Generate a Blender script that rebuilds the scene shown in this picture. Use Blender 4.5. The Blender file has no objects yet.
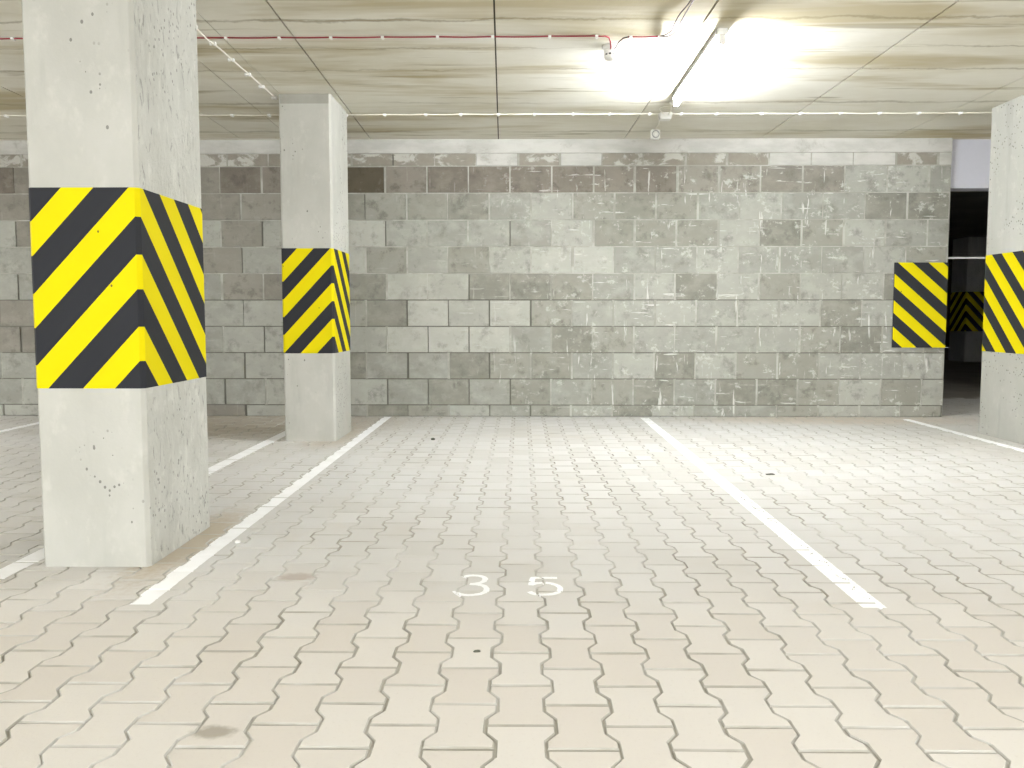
import bpy, bmesh, math, random
from mathutils import Vector
random.seed(7)
sc = bpy.context.scene
COL = sc.collection
PI = math.pi

# ------------------------------------------------------------------ measures
CEIL = 2.643          # ceiling height
WALL_Y = 7.404        # face of the block wall
WALL_END = 4.055      # where the block wall stops on the right
PILLARS = {           # x0, x1, y0, y1
    'near': (-1.856, -1.437, 2.905, 3.495),
    'mid': (-1.832, -1.437, 5.900, 6.462),
    'right': (3.800, 4.200, 5.790, 6.390),
    'far': (9.45, 9.85, 16.5, 17.1),
}

# ------------------------------------------------------------------ node helpers
class Mat:
    def __init__(self, name, rough=0.85, spec=0.3):
        self.m = bpy.data.materials.new(name)
        self.m.use_nodes = True
        self.t = self.m.node_tree
        self.b = self.t.nodes['Principled BSDF']
        self.b.inputs['Roughness'].default_value = rough
        self.b.inputs['Specular IOR Level'].default_value = spec
        self._co = None
    def n(self, typ, **kw):
        nd = self.t.nodes.new(typ)
        for k, v in kw.items():
            setattr(nd, k, v)
        return nd
    def set(self, sock, v):
        if hasattr(v, 'is_output') or isinstance(v, bpy.types.NodeSocket):
            self.t.links.new(v, sock)
        elif isinstance(v, (tuple, list)) and len(v) == 3 and sock.type == 'RGBA':
            sock.default_value = (*v, 1)
        else:
            sock.default_value = v
    def co(self):
        if self._co is None:
            self._co = self.n('ShaderNodeTexCoord').outputs['Object']
        return self._co
    def xyz(self):
        s = self.n('ShaderNodeSeparateXYZ'); self.t.links.new(self.co(), s.inputs[0]); return s.outputs
    def mapped(self, scale, loc=(0, 0, 0)):
        m = self.n('ShaderNodeMapping'); self.t.links.new(self.co(), m.inputs[0])
        m.inputs['Scale'].default_value = scale; m.inputs['Location'].default_value = loc
        return m.outputs[0]
    def noise(self, scale=(1, 1, 1), detail=4, rough=0.55, dist=0.0, loc=(0, 0, 0)):
        nd = self.n('ShaderNodeTexNoise'); self.t.links.new(self.mapped(scale, loc), nd.inputs['Vector'])
        nd.inputs['Scale'].default_value = 1; nd.inputs['Detail'].default_value = detail
        nd.inputs['Roughness'].default_value = rough; nd.inputs['Distortion'].default_value = dist
        return nd.outputs['Fac']
    def voronoi(self, scale, loc=(0, 0, 0), feature='F1'):
        nd = self.n('ShaderNodeTexVoronoi', feature=feature); self.t.links.new(self.mapped(scale, loc), nd.inputs['Vector'])
        nd.inputs['Scale'].default_value = 1
        return nd.outputs
    def math(self, op, a, b=0.0, c=None, clamp=False):
        nd = self.n('ShaderNodeMath', operation=op, use_clamp=clamp)
        self.set(nd.inputs[0], a); self.set(nd.inputs[1], b)
        if c is not None: self.set(nd.inputs[2], c)
        return nd.outputs[0]
    def ramp(self, v, lo, hi, a=0.0, b=1.0):
        nd = self.n('ShaderNodeMapRange', interpolation_type='SMOOTHSTEP')
        self.set(nd.inputs[0], v)
        for i, x in enumerate((lo, hi, a, b)): nd.inputs[i + 1].default_value = x
        return nd.outputs[0]
    def mix(self, f, a, b, mode='MIX'):
        nd = self.n('ShaderNodeMix', data_type='RGBA', blend_type=mode)
        self.set(nd.inputs[0], f); self.set(nd.inputs[6], a); self.set(nd.inputs[7], b)
        return nd.outputs[2]
    def island(self):
        return self.n('ShaderNodeNewGeometry').outputs['Random Per Island']
    def color(self, c): self.set(self.b.inputs['Base Color'], c)
    def bump(self, h, strength=0.3, dist=0.01):
        nd = self.n('ShaderNodeBump'); nd.inputs['Strength'].default_value = strength
        nd.inputs['Distance'].default_value = dist
        self.set(nd.inputs['Height'], h); self.t.links.new(nd.outputs[0], self.b.inputs['Normal'])
    def spot(self, x, y, rx, ry, soft=0.5):
        """1 inside an ellipse on the floor, fading to 0 at its edge"""
        o = self.xyz()
        dx = self.math('MULTIPLY', self.math('SUBTRACT', o[0], x), 1 / rx)
        dy = self.math('MULTIPLY', self.math('SUBTRACT', o[1], y), 1 / ry)
        d = self.math('SQRT', self.math('ADD', self.math('MULTIPLY', dx, dx), self.math('MULTIPLY', dy, dy)))
        d = self.math('ADD', d, self.math('MULTIPLY', self.math('SUBTRACT', self.noise((40, 40, 40), 3), 0.5), 0.9))
        return self.ramp(d, 1.0 - soft, 1.0 + soft * 0.4, 1, 0)

def mat_concrete(name, base, alt, pits=1.0, rough=False):
    M = Mat(name, 0.9, 0.2)
    c = M.mix(M.ramp(M.noise((2.2, 2.2, 1.4), 6, .6), .35, .68), base, alt)
    c = M.mix(M.ramp(M.noise((14, 14, 9), 5, .65), .52, .75, 0, .35), c, tuple(min(1, v * 1.22) for v in alt))
    c = M.mix(M.ramp(M.noise((5, 5, .9), 5, .6, loc=(3, 1, 2)), .56, .74, 0, .4), c, tuple(v * .72 for v in base))
    # bug holes in the cast face
    v = M.voronoi((24, 24, 17)); rnd = M.n('ShaderNodeSeparateColor'); M.t.links.new(v['Color'], rnd.inputs[0])
    size = M.ramp(rnd.outputs[0], .78, 1.0, 0, .15)
    hole = M.math('LESS_THAN', v['Distance'], size)
    v2 = M.voronoi((55, 55, 45), (5, 2, 1)); r2 = M.n('ShaderNodeSeparateColor'); M.t.links.new(v2['Color'], r2.inputs[0])
    patch = M.ramp(M.noise((3, 3, 2), 2, loc=(8, 8, 8)), .50, .57)
    hole2 = M.math('MULTIPLY', M.math('LESS_THAN', v2['Distance'], M.ramp(r2.outputs[0], .6, 1, 0, .30)), patch)
    h = M.math('MULTIPLY', M.math('MAXIMUM', hole, hole2), pits)
    fine = M.noise((60, 60, 60), 4)
    if rough:
        g = M.noise((26, 26, 11), 8, .7, .6)
        c = M.mix(M.ramp(g, .50, .66, 0, .55), c, tuple(min(1, q * 1.18) for q in alt))
        crack = M.ramp(M.noise((30, 30, 11), 6, .7, 1.2, (2, 7, 1)), .56, .67, 0, .75)
        c = M.mix(crack, c, tuple(q * .5 for q in base))
        height = M.math('ADD', M.math('MULTIPLY', g, 1.5), M.math('MULTIPLY', fine, .4))
        M.bump(M.math('SUBTRACT', height, h), .5, .03)
    else:
        M.bump(M.math('SUBTRACT', M.math('MULTIPLY', fine, .25), h), .35, .008)
    c = M.mix(M.math('MULTIPLY', h, .75), c, tuple(q * .3 for q in base))
    M.color(c)
    return M.m

def mat_simple(name, col, rough=.5, spec=.4, var=.06, metallic=0.0):
    M = Mat(name, rough, spec)
    M.b.inputs['Metallic'].default_value = metallic
    M.color(M.mix(M.noise((30, 30, 30), 3), tuple(max(0, c * (1 - var)) for c in col), tuple(min(1, c * (1 + var)) for c in col)))
    return M.m

def mat_paint(name, col, chip, amount):
    """wall paint with pits and small chips"""
    M = Mat(name, .65, .08)
    c = M.mix(M.noise((3, 3, 3), 4), tuple(v * .93 for v in col), tuple(min(1, v * 1.05) for v in col))
    v = M.voronoi((22, 22, 18)); r = M.n('ShaderNodeSeparateColor'); M.t.links.new(v['Color'], r.inputs[0])
    hole = M.math('LESS_THAN', v['Distance'], M.ramp(r.outputs[0], .86, 1, 0, .16))
    sc_ = M.ramp(M.noise((38, 38, 30), 6, .7), .70, .74, 0, amount)
    c = M.mix(sc_, c, chip)
    c = M.mix(M.math('MULTIPLY', hole, .8), c, (.03, .03, .03))
    M.color(c)
    M.bump(M.math('SUBTRACT', M.math('MULTIPLY', M.noise((50, 50, 50), 4), .3), hole), .3, .006)
    return M.m

MATS = {}
def build_materials():
    m = MATS
    m['concrete'] = mat_concrete('smooth_concrete', (.405, .398, .356), (.465, .457, .415))
    m['concrete_rough'] = mat_concrete('rough_concrete', (.47, .465, .42), (.56, .555, .51), .8, True)
    m['concrete_top'] = mat_concrete('grey_concrete', (.29, .28, .24), (.35, .34, .30), 1.0)
    m['yellow'] = mat_paint('yellow_paint', (.66, .555, .002), (.5, .42, .03), .5)
    m['black'] = mat_paint('black_paint', (.028, .029, .033), (.08, .08, .08), .5)
    m['white_plastic'] = mat_simple('white_plastic', (.80, .79, .75), .45, .4, .03)
    m['grey_plastic'] = mat_simple('grey_plastic', (.36, .36, .35), .35, .5, .05)
    m['dark_plastic'] = mat_simple('dark_plastic', (.05, .05, .055), .4, .5, .1)
    m['white_sheath'] = mat_simple('white_cable_sheath', (.80, .77, .68), .5, .35, .04)
    m['red_sheath'] = mat_simple('red_cable_sheath', (.27, .03, .04), .5, .35, .1)
    m['dark_sheath'] = mat_simple('dark_cable_sheath', (.10, .075, .07), .5, .35, .1)
    m['steel'] = mat_simple('painted_steel', (.55, .55, .55), .4, .5, .05)
    m['batten'] = mat_simple('grey_enamel', (.36, .355, .335), .35, .5, .02)
    m['stone_dark'] = mat_simple('dark_grit', (.10, .10, .08), .9, .2, .3)
    m['stone_light'] = mat_simple('white_grit', (.80, .79, .76), .9, .2, .1)

    # light tube
    M = Mat('glowing_tube'); M.color((.9, .9, .9))
    M.set(M.b.inputs['Emission Color'], (.93, .965, 1.0)); M.b.inputs['Emission Strength'].default_value = TUBE
    m['tube'] = M.m

    # ceiling: cast slab with brown water and formwork marks running across
    M = Mat('ceiling_concrete', .88, .25)
    c = M.mix(M.ramp(M.noise((.9, 1.6, 1), 6, .6), .32, .70), (.67, .64, .54), (.785, .765, .69))
    c = M.mix(M.ramp(M.noise((8, 20, 8), 6, .65), .5, .72, 0, .4), c, (.78, .76, .68))
    streak = M.ramp(M.noise((.55, 7.5, 1), 5, .62, .35, (1.3, .4, 0)), .60, .69, 0, .60)
    c = M.mix(streak, c, (.27, .225, .125))
    band = M.ramp(M.noise((.35, 2.1, 1), 4, .6, .3, (6.1, 3.3, 0)), .50, .68, 0, .75)
    c = M.mix(band, c, (.42, .35, .19))
    o = M.xyz()
    wob = M.math('MULTIPLY', M.math('SUBTRACT', M.noise((2.5, 2.5, 1), 5, .7), .5), .20)
    yy = M.math('ADD', o[1], wob)
    for y, w, a in ((4.47, .020, .6), (4.93, .017, .55), (5.36, .014, .45), (6.17, .03, .5), (7.1, .035, .45), (3.9, .02, .6), (3.2, .02, .5)):
        d = M.math('ABSOLUTE', M.math('SUBTRACT', yy, y))
        f = M.math('MULTIPLY', M.ramp(d, 0, w * 1.4, 1, 0), M.ramp(M.noise((1.1, 3, 1), 3, loc=(y * 7, y, 0)), .38, .58, .1, a))
        c = M.mix(f, c, (.25, .21, .125))
    M.color(c)
    M.bump(M.noise((30, 30, 30), 5), .2, .006)
    m['ceiling'] = M.m
    m['joint_dark'] = mat_simple('ceiling_joint', (.10, .09, .07), .95, .1, .2)

    # paving blocks: per-block tint, dusty film, a few stains
    M = Mat('paving_concrete', .82, .3)
    r = M.island()
    c = M.mix(M.ramp(r, 0, 1), (.535, .517, .482), (.590, .574, .545))
    c = M.mix(M.ramp(M.noise((.55, .55, 1), 4, .55, loc=(2.1, .6, 0)), .42, .62, 0, .7), c, (.605, .598, .580))
    c = M.mix(M.ramp(M.noise((2.5, 2.5, 1), 5, .6, loc=(9, 4, 0)), .55, .75, 0, .35), c, (.50, .455, .39))
    lane = M.math('ADD', M.xyz()[1], M.math('MULTIPLY', M.noise((1.3, 1.3, 1), 4, .6, loc=(4, 7, 0)), 1.4))
    c = M.mix(M.ramp(lane, 2.7, 3.9, .75, 0), c, M.mix(r, (.590, .540, .478), (.640, .605, .55)))      # tyre dust of the lane
    c = M.mix(M.ramp(M.noise((90, 90, 90), 3, .7), .55, .75, 0, .25), c, (.47, .43, .36))
    c = M.mix(M.math('MULTIPLY', M.spot(-.719, 1.729, .055, .032), .75), c, (.27, .24, .19))
    c = M.mix(M.math('MULTIPLY', M.spot(-.834, 2.799, .075, .05), .55), c, (.33, .25, .20))
    c = M.mix(M.math('MULTIPLY', M.spot(.02, 6.2, 1.5, .10), .10), c, (.45, .38, .28))
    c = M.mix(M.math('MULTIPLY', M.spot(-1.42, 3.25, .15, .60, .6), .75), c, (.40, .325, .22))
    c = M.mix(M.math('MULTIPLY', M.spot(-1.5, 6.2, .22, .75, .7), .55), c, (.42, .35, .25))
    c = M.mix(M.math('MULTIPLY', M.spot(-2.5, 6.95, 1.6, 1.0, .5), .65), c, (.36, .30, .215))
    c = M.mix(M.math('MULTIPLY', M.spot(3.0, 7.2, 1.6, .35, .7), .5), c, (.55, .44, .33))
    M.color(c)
    M.bump(M.noise((120, 120, 120), 4, .6), .18, .003)
    m['paver'] = M.m

    M = Mat('dusty_block_edge', .9, .15)
    c = M.mix(M.ramp(M.noise((5, 5, 5), 5, .6), .38, .62), (.385, .365, .315), (.48, .46, .415))
    M.color(M.mix(M.ramp(M.noise((1.6, 1.6, 1.6), 5, .65, loc=(3, 8, 1)), .42, .60), c, (.555, .54, .505)))
    m['paver_edge'] = M.m
    M = Mat('joint_sand', .95, .1)
    c = M.mix(M.ramp(M.noise((4, 4, 4), 4), .4, .6), (.34, .32, .27), (.43, .41, .35))
    c = M.mix(M.ramp(M.noise((1.6, 1.6, 1.6), 5, .65, loc=(3, 8, 1)), .42, .60), c, (.54, .52, .475))
    c = M.mix(M.ramp(M.noise((14, 14, 14), 3, .6, loc=(4, 9, 4)), .71, .76), c, (.10, .09, .07))
    M.color(c); M.bump(M.noise((200, 200, 200), 3), .4, .003)
    m['sand'] = M.m

    M = Mat('white_line_paint', .6, .35)
    c = M.mix(M.ramp(M.noise((6, 6, 6), 4), .4, .7), (.93, .93, .93), (.87, .87, .86))
    c = M.mix(M.ramp(M.noise((45, 45, 45), 6, .7), .66, .74, 0, .55), c, (.60, .56, .50))
    M.color(c)
    m['line'] = M.m

    # wall blocks
    def block(name, a, b, scratch):
        M = Mat(name, .93, .15)
        c = M.mix(M.ramp(M.island(), 0, 1), a, b)
        c = M.mix(M.ramp(M.noise((5, 5, 7), 6, .65), .40, .72, 0, .5), c, tuple(min(1, v * 1.2) for v in b))
        c = M.mix(M.ramp(M.noise((9, 9, 9), 6, .7, loc=(3, 3, 3)), .50, .70, 0, .75), c, tuple(v * .74 for v in a))
        o = M.xyz()
        side = M.ramp(o[0], -1.2, 1.2, .10, 1.0)
        # scraped mortar smears: pale strokes across and down
        hs = M.ramp(M.noise((3.2, 3, 34), 4, .6, .25, (1, 1, 5)), .645, .70)
        vs = M.ramp(M.noise((26, 3, 3.0), 4, .6, .25, (7, 1, 2)), .64, .70)
        s = M.math('MULTIPLY', M.math('MULTIPLY', M.math('MAXIMUM', hs, vs), side), scratch)
        c = M.mix(s, c, (.64, .63, .59))
        blot = M.math('MULTIPLY', M.ramp(M.noise((11, 11, 13), 5, .7, loc=(0, 4, 9)), .57, .66, 0, .6), side)
        c = M.mix(blot, c, (.54, .53, .485))
        M.color(c)
        M.bump(M.math('ADD', M.noise((70, 70, 70), 5, .7), M.math('MULTIPLY', s, .8)), .45, .006)
        return M.m
    m['block'] = block('grey_block', (.27, .268, .235), (.355, .352, .312), .75)
    m['block_pale'] = block('pale_block', (.345, .342, .30), (.40, .396, .352), .6)
    m['block_brown'] = block('brown_block', (.165, .145, .12), (.225, .203, .172), .75)
    m['block_taupe'] = block('taupe_block', (.21, .195, .165), (.27, .255, .22), .75)
    m['block_dark'] = block('dark_block', (.085, .072, .05), (.10, .085, .06), .1)
    M = Mat('mortar', .95, .1)
    c = M.mix(M.ramp(M.noise((6, 6, 6), 5, .6), .4, .65), (.31, .303, .262), (.43, .42, .375))
    M.color(c); M.bump(M.noise((60, 60, 60), 5, .7), .5, .008)
    m['mortar'] = M.m
    M = Mat('recessed_mortar', .95, .1)
    M.color(M.mix(M.noise((9, 9, 9), 4), (.12, .115, .095), (.19, .183, .155)))
    m['mortar_deep'] = M.m
    M = Mat('lime_plaster', .92, .15)
    c = M.mix(M.ramp(M.noise((3, 3, 8), 6, .6), .35, .65), (.43, .42, .385), (.52, .51, .475))
    c = M.mix(M.ramp(M.noise((2.6, 2.6, 3.2), 5, .7, .4, (5, 5, 5)), .58, .70, 0, .6), c, (.31, .29, .25))
    M.color(c); M.bump(M.noise((40, 40, 40), 5, .7), .4, .008)
    m['plaster'] = M.m
    M = Mat('smeared_block', .93, .15)
    f = M.ramp(M.noise((4.5, 4, 6), 5, .65, .4, (2, 2, 7)), .47, .56)
    c = M.mix(M.noise((12, 12, 12), 4), (.22, .20, .165), (.31, .29, .245))
    c = M.mix(f, c, (.46, .445, .40))
    M.color(c); M.bump(M.math('ADD', f, M.noise((60, 60, 60), 4)), .5, .008)
    m['smeared'] = M.m
    m['block_mid'] = block('mid_block', (.215, .21, .178), (.29, .284, .245), .75)
    m['lintel'] = mat_simple('grey_painted_concrete', (.52, .52, .575), .7, .3, .03)
    m['room'] = mat_concrete('garage_concrete', (.66, .65, .61), (.74, .73, .69), .3)
    m['dim_room'] = mat_concrete('shaded_hall_concrete', (.13, .125, .11), (.17, .16, .14), .3)  # the hall's lack of light put into a dark concrete colour
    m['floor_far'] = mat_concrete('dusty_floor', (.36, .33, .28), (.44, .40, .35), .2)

TUBE = 720.0
SKY_FILL = 10.5  # world brightness, added as fill through the rear opening
build_materials()

# ------------------------------------------------------------------ mesh helpers
class MB:
    """collects vertices and faces for ONE mesh object"""
    def __init__(self): self.v = []; self.f = []; self.mi = []; self.sm = []
    def add(self, vs, fs, mi=0, smooth=False):
        b = len(self.v); self.v += [tuple(p) for p in vs]
        for f in fs:
            self.f.append(tuple(b + i for i in f)); self.mi.append(mi); self.sm.append(smooth)
    def box(self, x0, x1, y0, y1, z0, z1, mi=0, bev=0.0):
        if bev <= 0:
            vs = [(x, y, z) for z in (z0, z1) for y in (y0, y1) for x in (x0, x1)]
            self.add(vs, [(0, 2, 3, 1), (4, 5, 7, 6), (0, 1, 5, 4), (2, 6, 7, 3), (0, 4, 6, 2), (1, 3, 7, 5)], mi)
            return
        bm = bmesh.new(); bmesh.ops.create_cube(bm, size=1)
        for v in bm.verts:
            v.co = Vector(((x0 + x1) / 2 + v.co.x * (x1 - x0), (y0 + y1) / 2 + v.co.y * (y1 - y0), (z0 + z1) / 2 + v.co.z * (z1 - z0)))
        bmesh.ops.bevel(bm, geom=bm.edges[:], offset=bev, segments=2, affect='EDGES', profile=.6)
        self.from_bm(bm, mi)
    def from_bm(self, bm, mi=0, smooth=False):
        bm.verts.index_update()
        self.add([v.co[:] for v in bm.verts], [[v.index for v in f.verts] for f in bm.faces], mi, smooth); bm.free()
    def tube(self, path, r, seg=8, mi=0, caps=True):
        P = [Vector(p) for p in path]; n = len(P); rings = []
        ref = Vector((0, 0, 1))
        if abs((P[-1] - P[0]).normalized().z) > .9: ref = Vector((0, 1, 0))
        for i, p in enumerate(P):
            t = (P[min(i + 1, n - 1)] - P[max(i - 1, 0)]).normalized()
            a = t.cross(ref)
            a = a.normalized() if a.length > 1e-5 else Vector((1, 0, 0))
            b = t.cross(a).normalized()
            rad = r[i] if isinstance(r, (list, tuple)) else r
            rings.append([p + (a * math.cos(2 * PI * k / seg) + b * math.sin(2 * PI * k / seg)) * rad for k in range(seg)])
        vs = [q for ring in rings for q in ring]
        fs = [(i * seg + k, i * seg + (k + 1) % seg, (i + 1) * seg + (k + 1) % seg, (i + 1) * seg + k) for i in range(n - 1) for k in range(seg)]
        self.add(vs, fs, mi, True)
        if caps:
            b = len(self.v) - len(vs)
            self.f.append(tuple(b + k for k in reversed(range(seg)))); self.mi.append(mi); self.sm.append(False)
            self.f.append(tuple(b + (n - 1) * seg + k for k in range(seg))); self.mi.append(mi); self.sm.append(False)
    def lathe(self, prof, c, axis='z', seg=24, mi=0):
        """prof = [(radius, height)]"""
        vs = []
        for r, h in prof:
            for k in range(seg):
                a = 2 * PI * k / seg
                if axis == 'z': vs.append((c[0] + r * math.cos(a), c[1] + r * math.sin(a), c[2] + h))
                else: vs.append((c[0] + r * math.cos(a), c[1] + h, c[2] + r * math.sin(a)))
        fs = [(i * seg + k, i * seg + (k + 1) % seg, (i + 1) * seg + (k + 1) % seg, (i + 1) * seg + k) for i in range(len(prof) - 1) for k in range(seg)]
        self.add(vs, fs, mi, True)
        b = len(self.v) - len(vs)
        self.f.append(tuple(b + k for k in range(seg))); self.mi.append(mi); self.sm.append(False)
        self.f.append(tuple(b + (len(prof) - 1) * seg + k for k in range(seg))); self.mi.append(mi); self.sm.append(False)
    def build(self, name, mats, parent=None, loc=(0, 0, 0), fix=True):
        me = bpy.data.meshes.new(name)
        off = Vector(loc)
        me.from_pydata([tuple(Vector(p) - off) for p in self.v], [], self.f)
        for m in (mats if isinstance(mats, (list, tuple)) else [mats]): me.materials.append(m)
        me.polygons.foreach_set('material_index', self.mi)
        me.polygons.foreach_set('use_smooth', self.sm)
        me.update()
        if fix:
            bm = bmesh.new(); bm.from_mesh(me); bmesh.ops.recalc_face_normals(bm, faces=bm.faces[:]); bm.to_mesh(me); bm.free()
        o = bpy.data.objects.new(name, me); COL.objects.link(o)
        if parent is not None:
            o.parent = parent
            o.location = off - parent.location if parent.type == 'EMPTY' else off
        else:
            o.location = off
        return o

def thing(name, label, cat, loc, group=None):
    e = bpy.data.objects.new(name, None); COL.objects.link(e)
    e.location = loc; e.empty_display_size = .1
    e['label'] = label; e['category'] = cat; e['kind'] = 'thing'
    if group: e['group'] = group
    return e
def tag(o, label, cat, group=None):
    o['label'] = label; o['category'] = cat; o['kind'] = 'thing'
    if group: o['group'] = group
    return o
def part(mb, name, mat, parent, label=None):
    """a child mesh whose coordinates were given in the world"""
    o = mb.build(name, mat, None)
    o.parent = parent
    o.location = -parent.location if parent.type == 'EMPTY' else (0, 0, 0)
    if label: o['label'] = label
    return o
def structure(o): o['kind'] = 'structure'; return o

# ------------------------------------------------------------------ floor: double-T paving blocks
PX0, PW, PL, PY0 = -0.070, 0.1405, 0.1985, 2.956      # boundary phase, pitch across, length, joint phase
def zig(t):
    """sideways offset of a block's edge at distance t (0..half length) from its end joint"""
    h = .0125
    if t < .034: return h
    if t > .066: return -h
    return h - 2 * h * (t - .034) / .032
def pave(mb):
    g = .0026
    x_lo, x_hi, y_lo, y_hi = -6.2, 6.0, .7, 9.2
    for c in range(int((x_lo - PX0) / PW), int((x_hi - PX0) / PW)):
        xc = PX0 + (c + .5) * PW
        odd = c % 2
        k0 = int((y_lo - PY0) / PL); k1 = int((y_hi - PY0) / PL)
        for k in range(k0, k1):
            ya = PY0 + k * PL + (PL / 2 if odd else 0)
            if ya < y_lo: continue
            if xc > WALL_END + .1 or ya < WALL_Y + .05:
                dz = random.uniform(-.0006, .0006); tx = random.uniform(-.006, .006); ty = random.uniform(-.004, .004)
                jx = random.uniform(-.0012, .0012); jy = random.uniform(-.0012, .0012)
                H, N = PW / 2 + .0125, PW / 2 - .0125
                pr = [(H, 0), (H, .034), (N, .066), (N, PL - .066), (H, PL - .034), (H, PL)]
                out = pr + [(-x, y) for x, y in reversed(pr)]
                rings = []
                for ins, z in ((g, -.012), (g, -.0036), (g + .0026, 0)):
                    ring = []
                    for x, y in out:
                        px = x - math.copysign(ins, x)
                        iy = ins * 1.35 if z == 0 else ins
                        py = y + (iy if y == 0 else -iy if y == PL else 0)
                        # keep the slanted edges parallel
                        if y in (.034, PL - .034): py += (-.4 * ins if y == .034 else .4 * ins) * -1 * -1
                        zz = z + (dz + tx * px + ty * (py - PL / 2) if z > -.01 else 0)
                        ring.append((xc + px + jx, ya + py + jy, zz))
                    rings.append(ring)
                n = 12
                vs = rings[0] + rings[1] + rings[2]
                fs = [(r * n + i, r * n + (i + 1) % n, (r + 1) * n + (i + 1) % n, (r + 1) * n + i) for r in (0, 1) for i in range(n)]
                t = 2 * n
                fs += [(t + 0, t + 1, t + 10, t + 11), (t + 1, t + 2, t + 9, t + 10), (t + 2, t + 3, t + 8, t + 9), (t + 3, t + 4, t + 7, t + 8), (t + 4, t + 5, t + 6, t + 7)]
                mb.add(vs, fs[:24], 3); mb.add([], [], 0)
                b0 = len(mb.v) - len(vs)
                for f in fs[24:]: mb.f.append(tuple(b0 + i for i in f)); mb.mi.append(0); mb.sm.append(False)
def joint_drop(x, y):
    i = round((x - PX0) / PW)
    odd = i % 2          # column i lies right of boundary i
    yy = (y - PY0 - (PL / 2 if odd else 0)) % PL
    t = min(yy, PL - yy)
    xb = PX0 + i * PW - zig(t)
    if abs(x - xb) < .0045: return .0055
    c = i if x > xb else i - 1
    yy = (y - PY0 - (PL / 2 if c % 2 else 0)) % PL
    if min(yy, PL - yy) < .0045: return .0055
    return 0.0

mb = MB(); pave(mb)
def slab_quad(mb, x0, x1, y0, y1, z, mi): mb.add([(x0, y0, z), (x1, y0, z), (x1, y1, z), (x0, y1, z)], [(0, 1, 2, 3)], mi)
slab_quad(mb, -9, 8, .4, WALL_Y + .3, -.0056, 1)
slab_quad(mb, WALL_END - .4, 8, WALL_Y + .3, 9.3, -.0056, 1)
slab_quad(mb, -9, 8, -7, .72, -.001, 2)
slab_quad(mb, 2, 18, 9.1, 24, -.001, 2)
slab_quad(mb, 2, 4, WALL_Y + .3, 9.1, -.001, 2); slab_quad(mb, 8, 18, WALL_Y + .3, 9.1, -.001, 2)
slab_quad(mb, -9, -6.1, .72, WALL_Y + .3, -.002, 2); slab_quad(mb, 5.9, 8, .72, WALL_Y + .3, -.002, 2)
structure(mb.build('floor', [MATS['paver'], MATS['sand'], MATS['floor_far'], MATS['paver_edge']], fix=False))

# ------------------------------------------------------------------ painted bay lines and number
def ribbon(mb, path, width, cells, z=.0016, step=.006):
    """a painted stroke that dips into the joints of the paving"""
    P = [Vector((*p, 0)) for p in path]
    pts = [P[0]]
    for a, b in zip(P, P[1:]):
        n = max(1, round((b - a).length / step))
        pts += [a.lerp(b, i / n) for i in range(1, n + 1)]
    rows = []
    for i, p in enumerate(pts):
        t = (pts[min(i + 1, len(pts) - 1)] - pts[max(i - 1, 0)]).normalized()
        s = Vector((t.y, -t.x, 0))
        row = []
        for k in range(cells + 1):
            w = (k / cells - .5) * width
            if k in (0, cells): w += random.uniform(-.0012, .0012)
            q = p + s * w
            row.append((q.x, q.y, z + (i * 2.5e-6 if cells < 8 else 0) - joint_drop(q.x, q.y)))
        rows.append(row)
    n = cells + 1
    mb.add([q for r in rows for q in r], [(i * n + k, (i + 1) * n + k, (i + 1) * n + k + 1, i * n + k + 1) for i in range(len(rows) - 1) for k in range(cells)], 0, False)
LINES = [
    (-1.287, 2.515, 7.36, .076, 'white painted bay line running past the right side of the two left pillars'),
    (1.179, 2.515, 7.32, .080, 'white painted bay line on the right of the number 35'),
    (-1.955, 2.52, 7.34, .088, 'white painted bay line running along the left side of the near left pillar'),
    (-4.39, 2.52, 7.3, .08, 'short glimpse of white bay line at the far left edge by the block wall'),
    (3.625, 2.52, 7.25, .08, 'white painted bay line in front of the right pillar'),
]
for x, y0, y1, w, lab in LINES:
    mb = MB(); ribbon(mb, [(x, y0), (x, y1)], w, 13)
    tag(mb.build('painted_line', MATS['line'], loc=(x, y0, 0)), lab, 'line', 'white lines between the parking bays')

def spline(pts, n=10):
    out = []
    for i in range(len(pts) - 1):
        p0, p1, p2, p3 = pts[max(i - 1, 0)], pts[i], pts[i + 1], pts[min(i + 2, len(pts) - 1)]
        for k in range(n):
            t = k / n
            out.append(tuple(.5 * (2 * b + (c - a) * t + (2 * a - 5 * b + 4 * c - d) * t * t + (3 * b - a - 3 * c + d) * t ** 3) for a, b, c, d in zip(p0, p1, p2, p3)))
    out.append(pts[-1]); return out
num = thing('bay_number', 'white number 35 painted on the paving between two bay lines', 'number', (-.045, 2.71, 0))
three = spline([(.16, .90), (.38, 1.0), (.72, .98), (.90, .86), (.86, .68), (.66, .575), (.44, .55)]) + spline([(.66, .535), (.92, .44), (1.0, .26), (.84, .07), (.45, 0), (.12, .06), (.0, .20)])
five = [(.95, .98), (.60, .98), (.14, .98), (.10, .80), (.06, .58)] + spline([(.06, .56), (.30, .66), (.66, .66), (.94, .50), (1.0, .30), (.84, .08), (.46, 0), (.14, .05), (.0, .17)])
for pts, x0, x1, y0, y1 in ((three, -.232, -.122, 2.615, 2.818), (five, .030, .140, 2.622, 2.800)):
    mb = MB(); ribbon(mb, [(x0 + p[0] * (x1 - x0), y0 + p[1] * (y1 - y0)) for p in pts], .021, 4, .0017, .004)
    part(mb, 'digit', MATS['line'], num)

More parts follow.
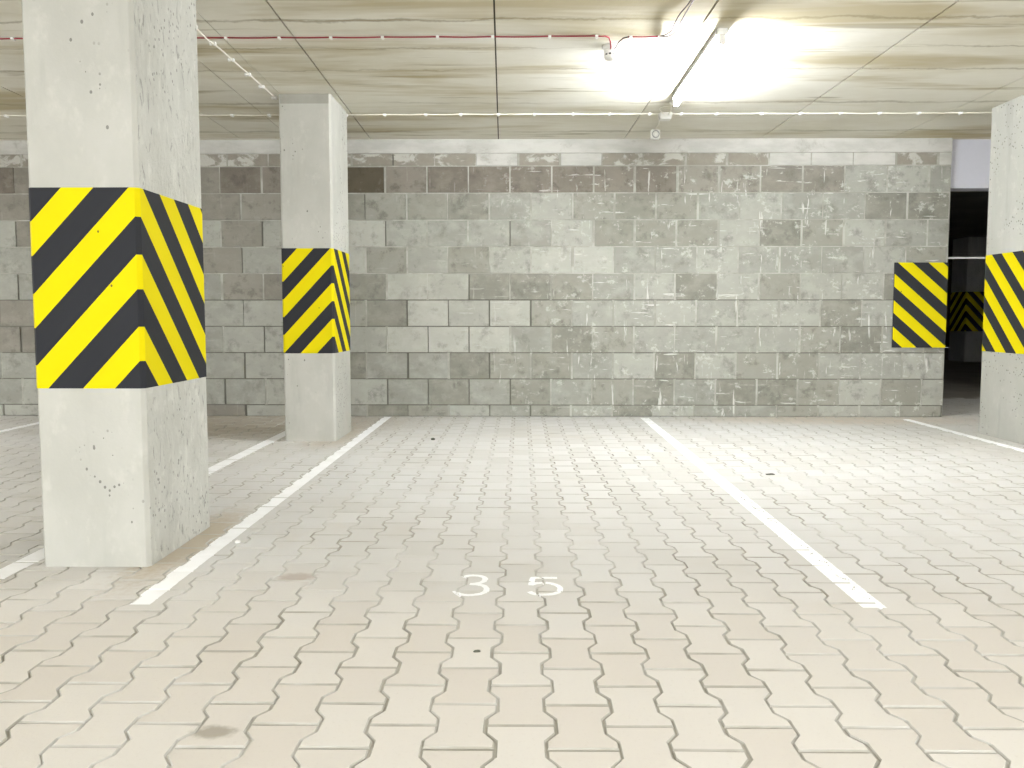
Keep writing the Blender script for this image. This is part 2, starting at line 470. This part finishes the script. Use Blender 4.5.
# ------------------------------------------------------------------ block wall
def block_wall():
    mb = MB()
    # materials: 0 block 1 pale 2 brown 3 taupe 4 dark 5 mortar 6 deep mortar 7 plaster
    xl, xr = -8.0, WALL_END
    F = WALL_Y
    mb.box(xl, xr - .003, F + .014, F + .25, 0, CEIL, 6)
    P = .3955
    zs = [0] + [.113 + .2533 * k for k in range(10)] + [2.513]
    for ci in range(len(zs) - 1):
        z0, z1 = zs[ci], zs[ci + 1]
        # bed joint
        ph = -.105 if ci % 2 else -.105 + P / 2
        if ci == 10: ph = -.03
        k0 = math.floor((xl - ph) / P); k1 = math.ceil((xr - ph) / P)
        mb.box(xl, xr - .004, F + .004, F + .016, z1 - .009, z1 + .005, 5 if ci > 4 else 6)
        for k in range(k0, k1 + 1):
            j1 = random.uniform(-.006, .006)
            a, b = max(ph + k * P + j1, xl), min(ph + (k + 1) * P, xr)
            xm = (a + b) / 2
            if b - a < .05:
                if b > a: mb.box(a, b, F + .004, F + .02, z0, z1, 5)
                continue
            right = xm > .45 or (ci > 5 and random.random() < .6)
            gl, gr = random.uniform(.004, .009), random.uniform(.004, .009)
            if b >= xr: gr = 0
            # head joint
            if right or random.random() < .25:
                mb.box(a - .012, a + .012, F + random.uniform(.0, .004), F + .016, z0, z1, 5)
            top = ci == 10
            mi = 0
            r = random.random()
            if top:
                zt = z0 + (z1 - z0) * random.uniform(.88, 1.0)
                if xm < -1.45: mi = 8 if r < .6 else 3
                else: mi = 7 if r < .35 else 8
            elif ci == 9:
                mi = 2 if xm < 1.5 else (3 if xm < 3.0 else 0)
                if -1.6 < xm < -1.3: mi = 4
                if -4.6 < xm < -4.1: mi = 4
                if xm < -1.8: mi = 3 if r < .5 else 2
            elif xm < -1.7: mi = 3 if (r < .35 or ci == 8) else 0
            else: mi = 1 if r < .20 and xm < .9 and 2 < ci < 8 else (9 if r > .62 else 0)
            dy = random.uniform(-.003, .003) + (.006 if mi == 4 else 0)
            if top and mi == 7: dy -= .002
            mb.box(a + gl, b - gr, F + dy, F + .06, z0 + .004, z1 - .005, mi, .004)
    mb.box(xl, xr, F - .004, F + .2, 2.513, CEIL, 7, .004)
    return structure(mb.build('wall_back', [MATS[k] for k in ('block', 'block_pale', 'block_brown', 'block_taupe', 'block_dark', 'mortar', 'mortar_deep', 'plaster', 'smeared', 'block_mid')]))
block_wall()

# ------------------------------------------------------------------ ceiling: slabs with open joints
mb = MB()
joints = [(-9, 0), (-7.4, .008), (-6.2, .008), (-5.0, .008), (-3.8, .008), (-2.62, .008), (-2.13, .006), (-1.82, .005), (-1.39, .010), (-.18, .010), (1.01, .010), (2.29, .012), (3.52, .009), (4.75, .009), (6.0, .008), (8, 0)]
for (a, ga), (b, gb) in zip(joints, joints[1:]):
    mb.box(a + ga / 2, b - gb / 2, -7, 9.4, CEIL, CEIL + .2, 0)
for x, g in joints[1:-1]:
    mb.box(x - g / 2 - .001, x + g / 2 + .001, -7, 9.4, CEIL + .012, CEIL + .19, 1)
mb.v = [(x - .022 * (y - 5.8), y, z) for x, y, z in mb.v]     # the joints run a little askew
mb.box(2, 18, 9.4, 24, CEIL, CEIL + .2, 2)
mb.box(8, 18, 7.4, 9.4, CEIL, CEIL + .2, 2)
structure(mb.build('ceiling', [MATS['ceiling'], MATS['joint_dark'], MATS['dim_room']]))

# other walls of the garage (around and behind the viewpoint) and the unlit hall beyond the opening
mb = MB(); mb.box(-9.2, -8, -7, 9.4, 0, CEIL); structure(mb.build('wall_left', MATS['room']))
mb = MB(); mb.box(7, 7.2, -7, 7.404, 0, CEIL); structure(mb.build('wall_right', MATS['room']))
# unseen rear wall; its wide opening is added to let fill light in
mb = MB(); mb.box(-9, -6.5, -7.2, -7, 0, CEIL); mb.box(6, 7.2, -7.2, -7, 0, CEIL); mb.box(-6.5, 6, -7.2, -7, 2.45, CEIL)
structure(mb.build('wall_front', MATS['room']))
P = bpy.data.lights.new('fill_opening_portal', 'AREA'); P.shape = 'RECTANGLE'; P.size = 12.5; P.size_y = 2.45; P.cycles.is_portal = True
po = bpy.data.objects.new('fill_opening_portal', P); COL.objects.link(po); po.location = (-.25, -7.05, 1.225); po.rotation_euler = (PI / 2, 0, PI)
mb = MB(); mb.box(6.3, 18, WALL_Y, WALL_Y + .25, 0, CEIL); structure(mb.build('wall_beyond_opening', MATS['room']))
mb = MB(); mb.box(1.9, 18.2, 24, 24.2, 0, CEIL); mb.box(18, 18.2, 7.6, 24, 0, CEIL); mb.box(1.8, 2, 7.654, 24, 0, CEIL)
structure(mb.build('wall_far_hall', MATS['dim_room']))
mb = MB(); mb.box(WALL_END + .002, 6.3, WALL_Y + .06, WALL_Y + .25, 2.185, CEIL, 0, .004)
structure(mb.build('trim_lintel', MATS['lintel']))

# ------------------------------------------------------------------ pillars with chevron bands
def clip(poly, f):
    out = []
    for i in range(len(poly)):
        p, q = poly[i], poly[(i + 1) % len(poly)]
        a, b = f(p), f(q)
        if a >= 0: out.append(p)
        if (a >= 0) != (b >= 0):
            t = a / (a - b); out.append((p[0] + (q[0] - p[0]) * t, p[1] + (q[1] - p[1]) * t))
    return out
def profile(x0, x1, y0, y1, ch, off=0.0):
    """eight corners, counter-clockwise from the front-left chamfer"""
    x0 -= off; x1 += off; y0 -= off; y1 += off; c = ch + off * .4
    return [(x0 + c, y0), (x1 - c, y0), (x1, y0 + c), (x1, y1 - c), (x1 - c, y1), (x0 + c, y1), (x0, y1 - c), (x0, y0 + c)]
def pillar(key, label, z0, z1, bottom, period, duty, peaks='fr', slope=1.0, top_band=False):
    x0, x1, y0, y1 = PILLARS[key]
    cx, cy = (x0 + x1) / 2, (y0 + y1) / 2
    root = thing('concrete_pillar', label, 'pillar', (cx, cy, 0), 'concrete pillars with hazard bands')
    ch = .014
    pr = profile(x0, x1, y0, y1, ch)
    mb = MB()
    zz = [0, 2.57, CEIL] if top_band else [0, CEIL]
    for a, b in zip(zz, zz[1:]):
        for i in range(8):
            p, q = pr[i], pr[(i + 1) % 8]
            mi = 1 if i == 2 and key == 'near' else 0
            if top_band and a > 1 and i == 0: mi = 2
            mb.add([(p[0], p[1], a), (q[0], q[1], a), (q[0], q[1], b), (p[0], p[1], b)], [(0, 1, 2, 3)], mi)
    part(mb, 'shaft', [MATS['concrete'], MATS['concrete_rough'], MATS['concrete_top']], root)
    # band
    off = .0022
    bp = profile(x0, x1, y0, y1, ch, off)
    mb = MB()
    wx, wy = x1 - x0, y1 - y0
    # distance from the chevron's peak at the two ends of every profile edge
    if peaks == 'fr': D = {0: (wx, 0), 1: (0, 0), 2: (0, wy), 3: (wy, wy), 4: (wx, 0) if False else (wy, wy - wx), 5: (0, 0), 6: (0, wy), 7: (wx, wx)}
    else: D = {0: (0, wx), 1: (wx, wx), 2: (wx, wx - wy), 3: (0, 0), 4: (0, wx), 5: (wy, wy), 6: (wy, 0), 7: (0, 0)}
    for i in range(8):
        p, q = bp[i], bp[(i + 1) % 8]; d0, d1 = D[i]
        rect = [(0, z0), (1, z0), (1, z1), (0, z1)]
        ph = lambda c: c[1] + slope * (d0 + (d1 - d0) * c[0])
        k = -8
        while k < 8:
            a = bottom + k * period
            for lo, hi, mi in ((a, a + duty, 0), (a + duty, a + period, 1)):
                poly = clip(clip(rect, lambda c: ph(c) - lo), lambda c: hi - ph(c))
                if len(poly) >= 3:
                    mb.add([(p[0] + (q[0] - p[0]) * u, p[1] + (q[1] - p[1]) * u, z) for u, z in poly], [tuple(range(len(poly)))], mi)
            k += 1
        ip, iq = pr[i], pr[(i + 1) % 8]
        for z in (z0, z1):
            mb.add([(p[0], p[1], z), (q[0], q[1], z), (iq[0], iq[1], z), (ip[0], ip[1], z)], [(0, 1, 2, 3)], 1)
    b = part(mb, 'hazard_band', [MATS['yellow'], MATS['black']], root, 'yellow and black chevron band painted round the pillar')
    return root
pillar('near', 'big near concrete pillar on the left with wide chevron band and rough right face', .695, 1.452, 1.072, .272, .130)
pillar('mid', 'slimmer-looking concrete pillar standing second from the left, close to the block wall', .685, 1.488, 1.086, .272, .136, top_band=True)
pillar('right', 'concrete pillar cut off by the right edge of the photo beside the dark opening', .684, 1.466, 1.143, .270, .138)
pillar('far', 'dim distant pillar seen through the dark opening', .65, 1.49, 1.08, .272, .136, 'fl')

# ------------------------------------------------------------------ striped panel on the wall end
mb = MB()
X0, X1, Z0, Z1, YP = 3.549, 4.052, .671, 1.479, WALL_Y - .012
for yb, yf in ((WALL_Y - .004, YP),):
    mb.box(X0, X1, YP + .0004, WALL_Y - .0005, Z0, Z1, 1)
rect = [(X0, Z0), (X1, Z0), (X1, Z1), (X0, Z1)]
ph = lambda c: c[1] + .87 * (c[0] - X0)
for k in range(-6, 7):
    a = 1.003 + .2505 * k
    for lo, hi, mi in ((a, a + .120, 0), (a + .120, a + .2505, 1)):
        poly = clip(clip(rect, lambda c: ph(c) - lo), lambda c: hi - ph(c))
        if len(poly) >= 3: mb.add([(x, YP, z) for x, z in poly], [tuple(range(len(poly)))], mi)
tag(mb.build('hazard_panel', [MATS['yellow'], MATS['black']], loc=((X0 + X1) / 2, YP, Z0)), 'square yellow and black striped panel on the block wall beside the opening', 'warning panel')

# ------------------------------------------------------------------ thin rail across the opening
mb = MB(); mb.box(WALL_END - .1, 6.4, WALL_Y + .27, WALL_Y + .30, 1.535, 1.552, 0, .003)
tag(mb.build('cross_rail', MATS['steel'], loc=(4.7, WALL_Y + .285, 1.54)), 'thin pale rail running level across the dark opening', 'rail')

# ------------------------------------------------------------------ cables
def sag(p, q, n, s):
    P, Q = Vector(p), Vector(q)
    return [tuple(P.lerp(Q, i / n) - Vector((0, 0, s * 4 * (i / n) * (1 - i / n)))) for i in range(n)]
def clip_mesh(x, y, z, along='x', r=.006, k=1.0):
    """a plastic nail clip: a saddle arched over the cable, feet on the ceiling, and the round head of its nail beside it"""
    mb = MB(); w = .009 * k; ro = r + .006 * k; h = CEIL - .0003 - z
    arc = [(-ro, h)] + [(-ro * math.cos(PI * i / 10), -ro * math.sin(PI * i / 10)) for i in range(11)] + [(ro, h)]
    pts = [(t, a, b) for t in (-w, w) for a, b in arc]
    n = len(arc)
    fs = [(i, i + 1, n + i + 1, n + i) for i in range(n - 1)] + [tuple(range(n)), tuple(range(n, 2 * n))[::-1], (0, n, 2 * n - 1, n - 1)]
    tr = (lambda p: (x + p[0], y + p[1], z + p[2])) if along == 'x' else (lambda p: (x + p[1], y + p[0], z + p[2]))
    mb.add([tr(p) for p in pts], fs, 0)
    nx, ny = (0, ro + .004 * k) if along == 'x' else (-ro - .004 * k, 0)
    mb.lathe([(.0085 * k, h), (.0085 * k, -.005 * k), (.006 * k, -.010 * k)], (x + nx, y + ny, z), 'z', 12)
    return mb
def cable_run(name, label, ends, clips, along, fixed, r, sheath, sagv=.003, extra=None, k=1.0):
    z = CEIL - r - .001
    root = thing(name, label, 'cable', ((ends[0] if along == 'x' else fixed), (fixed if along == 'x' else ends[0]), z))
    xs = [ends[0]] + list(clips) + [ends[1]]
    pts = []
    mk = (lambda u: (u, fixed + random.uniform(-.003, .003), z)) if along == 'x' else (lambda u: (fixed + random.uniform(-.003, .003), u, z))
    kn = [mk(u) for u in xs]
    for a, b in zip(kn, kn[1:]): pts += sag(a, b, 6, sagv * random.uniform(.3, 1.4))
    pts.append(kn[-1])
    if along == 'y': pts = [(a, b, c - .0125 * max(0, 1 - abs(b - 4.715) / .2)) for a, b, c in pts]      # passes under the red cable
    if extra: pts += extra
    mb = MB(); mb.tube(pts, r, 8)
    part(mb, 'cable', sheath, root)
    for u in clips:
        x, y = (u, fixed) if along == 'x' else (fixed, u)
        part(clip_mesh(x, y, z, along, r, k), 'cable_clip', MATS['white_plastic'], root)
    return root
random.seed(3)
WC = [-4.95, -4.62, -4.29, -3.97, -3.65, -3.34, -3.02, -2.71, -2.4, -2.09, -1.77, -1.45, -1.13, -.79, -.5, -.19, .11, .43, .73, 1.06]
cable_run('ceiling_cable', 'white cable clipped across the ceiling from the left to the junction box', (-7.9, 1.13), WC, 'x', 6.482, .0046, MATS['white_sheath'], k=1.35)
WC2 = [1.32, 1.61, 1.98, 2.3, 2.63, 2.95, 3.27, 3.61, 3.93, 4.25, 4.58, 4.9]
cable_run('ceiling_cable', 'white cable clipped across the ceiling from the junction box to the right', (1.245, 6.98), WC2, 'x', 6.482, .0046, MATS['white_sheath'], k=1.35)
cable_run('ceiling_cable', 'white cable clipped along the ceiling between the two left pillars', (2.6, 6.07), [3.4, 3.7, 4.0, 4.25, 4.53, 4.805, 5.105, 5.407, 5.694, 5.98], 'y', -1.880, .0050, MATS['white_sheath'], k=1.35)
RC = [-4.3, -3.99, -3.68, -3.37, -3.06, -2.73, -2.41, -2.09, -1.77, -1.45, -1.14, -.83, -.5, -.17, .17, .45]
zr = CEIL - .0055
cable_run('alarm_cable', 'thin red cable clipped across the ceiling to the smoke detector', (-7.9, .50), RC, 'x', 4.715, .0045, MATS['red_sheath'], .003,
          [(.525, 4.735, zr - .002), (.540, 4.78, zr - .012), (.548, 4.83, zr - .022), (.550, 4.868, zr - .026)])
# second stretch: out of the detector, along the ceiling, then two loose wires hanging back towards the viewer
root = thing('alarm_cable', 'short red cable leaving the smoke detector and ending in two drooping dark wires', 'cable', (.72, 4.73, zr))
mb = MB(); mb.tube([(.572, 4.862, zr - .030), (.580, 4.83, zr - .024), (.592, 4.775, zr - .012), (.612, 4.742, zr - .003), (.645, 4.730, zr)], .0042, 8)
part(mb, 'lead_wire', MATS['dark_sheath'], root, 'dark wire curving into the detector')
mb = MB(); mb.tube([(.640, 4.730, zr), (.70, 4.730, zr - .001), (.76, 4.727, zr - .002), (.83, 4.722, zr)], .0045, 8)
part(mb, 'cable', MATS['red_sheath'], root)
for u in (.655, .825): part(clip_mesh(u, 4.729, zr, 'x', .0045, 1.0), 'cable_clip', MATS['white_plastic'], root)
for pts in ([(.83, 4.722, zr), (.858, 4.68, zr - .004), (.874, 4.60, zr - .010), (.868, 4.49, zr - .014), (.874, 4.37, zr - .006), (.893, 4.21, zr - .004), (.90, 3.9, zr - .002), (.90, 3.4, zr)],
            [(.83, 4.720, zr), (.868, 4.69, zr - .012), (.893, 4.60, zr - .022), (.896, 4.46, zr - .018), (.901, 4.34, zr - .010), (.906, 4.19, zr - .008), (.908, 3.9, zr - .004), (.908, 3.4, zr)]):
    mb = MB(); mb.tube(spline(pts, 5), .0036, 7)
    part(mb, 'loose_wire', MATS['dark_sheath'], root, 'drooping dark wire')

# ------------------------------------------------------------------ smoke detector
sx, sy = .560, 4.905
sd = thing('smoke_detector', 'white dome smoke detector on the ceiling beside the red cable', 'smoke detector', (sx, sy, CEIL))
mb = MB(); mb.lathe([(.056, 0), (.058, -.006), (.057, -.018), (.050, -.024)], (sx, sy, CEIL - .0005)); part(mb, 'mounting_base', MATS['white_plastic'], sd)
mb = MB(); mb.lathe([(.040, -.022), (.047, -.030), (.047, -.044), (.040, -.050), (.040, -.060), (.045, -.062), (.042, -.074), (.030, -.084), (.010, -.088)], (sx, sy, CEIL)); head = part(mb, 'sensor_head', MATS['white_plastic'], sd)
for k in range(10):
    a = 2 * PI * k / 10
    mb = MB(); c, s = math.cos(a), math.sin(a); r0, r1 = .0390, .0412; w = .007
    p = lambda r, t, z: (sx + c * r - s * t, sy + s * r + c * t, CEIL + z)
    mb.add([p(r0, -w, -.0595), p(r1, -w, -.0595), p(r1, w, -.0595), p(r0, w, -.0595), p(r0, -w, -.0505), p(r1, -w, -.0505), p(r1, w, -.0505), p(r0, w, -.0505)],
           [(0, 1, 2, 3), (4, 7, 6, 5), (0, 4, 5, 1), (1, 5, 6, 2), (2, 6, 7, 3), (3, 7, 4, 0)])
    part(mb, 'vent_slot', MATS['dark_plastic'], head, 'dark vent slot')
mb = MB(); mb.lathe([(.008, 0), (.008, -.0018)], (sx - .006, sy - .024, CEIL - .079), seg=12); part(mb, 'indicator_light', MATS['dark_plastic'], head, 'small dark indicator')

# ------------------------------------------------------------------ junction box and motion sensor
jx, jy = 1.188, 6.49
jb = thing('junction_box', 'white junction box on the ceiling where the white cables meet', 'junction box', (jx, jy, CEIL))
mb = MB(); mb.box(jx - .050, jx + .050, jy - .044, jy + .044, CEIL - .040, CEIL - .0005, 0, .008); part(mb, 'housing', MATS['white_plastic'], jb)
mb = MB(); mb.box(jx - .046, jx + .046, jy - .040, jy + .040, CEIL - .056, CEIL - .040, 0, .005); part(mb, 'lid', MATS['white_plastic'], jb)
for dx, dy in ((-.058, -.010), (.058, -.016)):
    mb = MB(); mb.tube([(jx + math.copysign(.040, dx), jy + dy, CEIL - .012), (jx + dx, jy + dy, CEIL - .010)], [.011, .008], 12); part(mb, 'cable_gland', MATS['white_plastic'], jb)
for dx in (-.022, .024):
    mb = MB(); mb.tube([(jx + dx, jy - .036, CEIL - .018), (jx + dx * 1.1, jy - .062, CEIL - .016)], [.013, .010], 12); part(mb, 'cable_gland', MATS['white_plastic'], jb)
mb = MB(); mb.tube([(jx - .012, jy + .036, CEIL - .016), (jx - .012, jy + .058, CEIL - .014)], [.011, .008], 12); part(mb, 'cable_gland', MATS['white_plastic'], jb)
mb = MB(); mb.tube(spline([(jx - .024, jy - .060, CEIL - .016), (jx - .05, jy - .12, CEIL - .02), (jx - .075, jy - .17, CEIL - .008), (jx - .05, jy - .22, CEIL - .006), (jx - .01, jy - .23, CEIL - .006), (jx + .01, jy - .27, CEIL - .006)], 6), .0035, 8)
part(mb, 'loop_wire', MATS['white_sheath'], jb)

px, py = 1.200, 7.02
ms = thing('motion_detector', 'small white motion detector with round lens hanging near the wall top', 'sensor', (px, py, CEIL))
mb = MB(); mb.box(px - .028, px + .028, py + .0, py + .05, CEIL - .03, CEIL - .0005, 0, .005); part(mb, 'bracket', MATS['white_plastic'], ms)
mb = MB(); mb.box(px - .040, px + .040, py - .022, py + .040, CEIL - .090, CEIL - .010, 0, .012); body = part(mb, 'housing', MATS['white_plastic'], ms)
mb = MB(); mb.lathe([(.034, .004), (.034, -.006), (.030, -.010), (.026, -.006), (.026, .002)], (px, py - .022, CEIL - .052), 'y'); ring = part(mb, 'lens_ring', MATS['grey_plastic'], body, 'grey ring')
mb = MB(); mb.lathe([(.025, 0), (.023, -.008), (.016, -.015), (.006, -.019)], (px, py - .022, CEIL - .052), 'y'); part(mb, 'lens', MATS['white_plastic'], body)
mb = MB(); mb.tube([(jx - .012, jy + .055, CEIL - .014), (jx - .010, jy + .2, CEIL - .007), (px - .006, py - .2, CEIL - .007), (px - .004, py - .06, CEIL - .010), (px, py + .006, CEIL - .016)], .0055, 8)
part(mb, 'feed_cable', MATS['white_sheath'], ms)

# ------------------------------------------------------------------ batten light
lx, ly0, ly1 = 1.172, 4.60, 5.96
lt = thing('ceiling_light', 'lit batten lamp with a bare glowing tube on the ceiling', 'lamp', (lx, ly0, CEIL))
mb = MB(); mb.box(lx - .034, lx + .034, ly0 + .02, ly1 - .02, CEIL - .034, CEIL - .0005, 0, .005); part(mb, 'housing', MATS['batten'], lt)
for y, s in ((ly0, 1), (ly1, -1)):
    mb = MB(); mb.box(lx - .029, lx + .029, min(y, y + s * .035), max(y, y + s * .035), CEIL - .040, CEIL - .0005, 0, .006)
    mb.box(lx - .021, lx + .021, min(y + s * .006, y + s * .028), max(y + s * .006, y + s * .028), CEIL - .094, CEIL - .036, 0, .008)
    part(mb, 'lamp_holder', MATS['white_plastic'], lt)
mb = MB(); mb.tube([(lx, ly0 + .026 + (ly1 - ly0 - .052) * i / 4, CEIL - .074) for i in range(5)], .014, 16); part(mb, 'tube', MATS['tube'], lt, 'glowing white tube')
mb = MB(); mb.tube(spline([(jx + .026, jy - .060, CEIL - .016), (jx + .02, jy - .14, CEIL - .008), (jx + .0, jy - .26, CEIL - .007), (lx + .008, ly1 + .10, CEIL - .008), (lx, ly1 - .004, CEIL - .018)], 5), .0055, 8)
part(mb, 'supply_cable', MATS['white_sheath'], lt)
part(clip_mesh(1.186, 6.16, CEIL - .0075, 'y', .0055), 'cable_clip', MATS['white_plastic'], lt)

# ------------------------------------------------------------------ grit on the paving
def grit(x, y, a, b, h, rz, mat, label):
    bm = bmesh.new(); bmesh.ops.create_icosphere(bm, subdivisions=2, radius=1)
    for v in bm.verts:
        k = 1 + random.uniform(-.18, .18)
        X, Y = v.co.x * a * k, v.co.y * b * k
        v.co = Vector((x + X * math.cos(rz) - Y * math.sin(rz), y + X * math.sin(rz) + Y * math.cos(rz), max(.0, h * .75 + v.co.z * h * k)))
    mb = MB(); mb.from_bm(bm)
    tag(mb.build('stone_chip', mat, loc=(x, y, 0)), label, 'stone chip')
grit(-.127, 2.165, .011, .005, .004, .15, MATS['stone_dark'], 'dark chip lying on the paving just below the number 35')
grit(1.525, 4.673, .030, .008, .006, .05, MATS['stone_dark'], 'dark sliver lying on the paving right of the right bay line')
grit(-1.215, 3.225, .012, .010, .008, .3, MATS['stone_light'], 'white chip lying beside the left bay line near the big pillar')
grit(-.69, 5.98, .018, .012, .010, .3, MATS['stone_dark'], 'small dark chip on the paving far down the bay towards the wall')

# ------------------------------------------------------------------ unseen lamps: aisle behind the viewpoint, and two side fills added for brightness
def lamp(x, y, power, size_y=1.4, rot=0):
    L = bpy.data.lights.new('unseen_lamp', 'AREA'); L.shape = 'RECTANGLE'; L.size = .14; L.size_y = size_y
    L.energy = power; L.color = (.98, .99, 1.0)
    o = bpy.data.objects.new('unseen_lamp', L); COL.objects.link(o)
    o.location = (x, y, CEIL - .07); o.rotation_euler = (0, 0, rot)
for x, y, p in LAMPS if 'LAMPS' in globals() else ((1.2, -.4, 74), (-3.9, -.4, 88), (6.2, -.4, 72), (-6.9, 4.6, 115), (6.3, 4.6, 60)):  # last two added beside the bays to brighten the block wall
    lamp(x, y, p)

w = bpy.data.worlds.new('world'); sc.world = w; w.use_nodes = True
w.node_tree.nodes['Background'].inputs[0].default_value = (.93, .97, 1.0, 1)
w.node_tree.nodes['Background'].inputs[1].default_value = SKY_FILL

# ------------------------------------------------------------------ camera
cam = bpy.data.cameras.new('camera'); co = bpy.data.objects.new('camera', cam); COL.objects.link(co)
cam.sensor_width = 36; cam.lens = 769 / 1024 * 36; cam.shift_y = -16 / 1024
co.location = (0, 0, .97)
co.rotation_euler = (PI / 2 - math.radians(3.85), 0, math.radians(.67))
cam.clip_start = .05
sc.camera = co
sc.view_settings.view_transform = 'Standard'; sc.view_settings.look = 'None'
sc.view_settings.exposure = 0.0; sc.view_settings.gamma = 1; sc.view_settings.use_curve_mapping = False
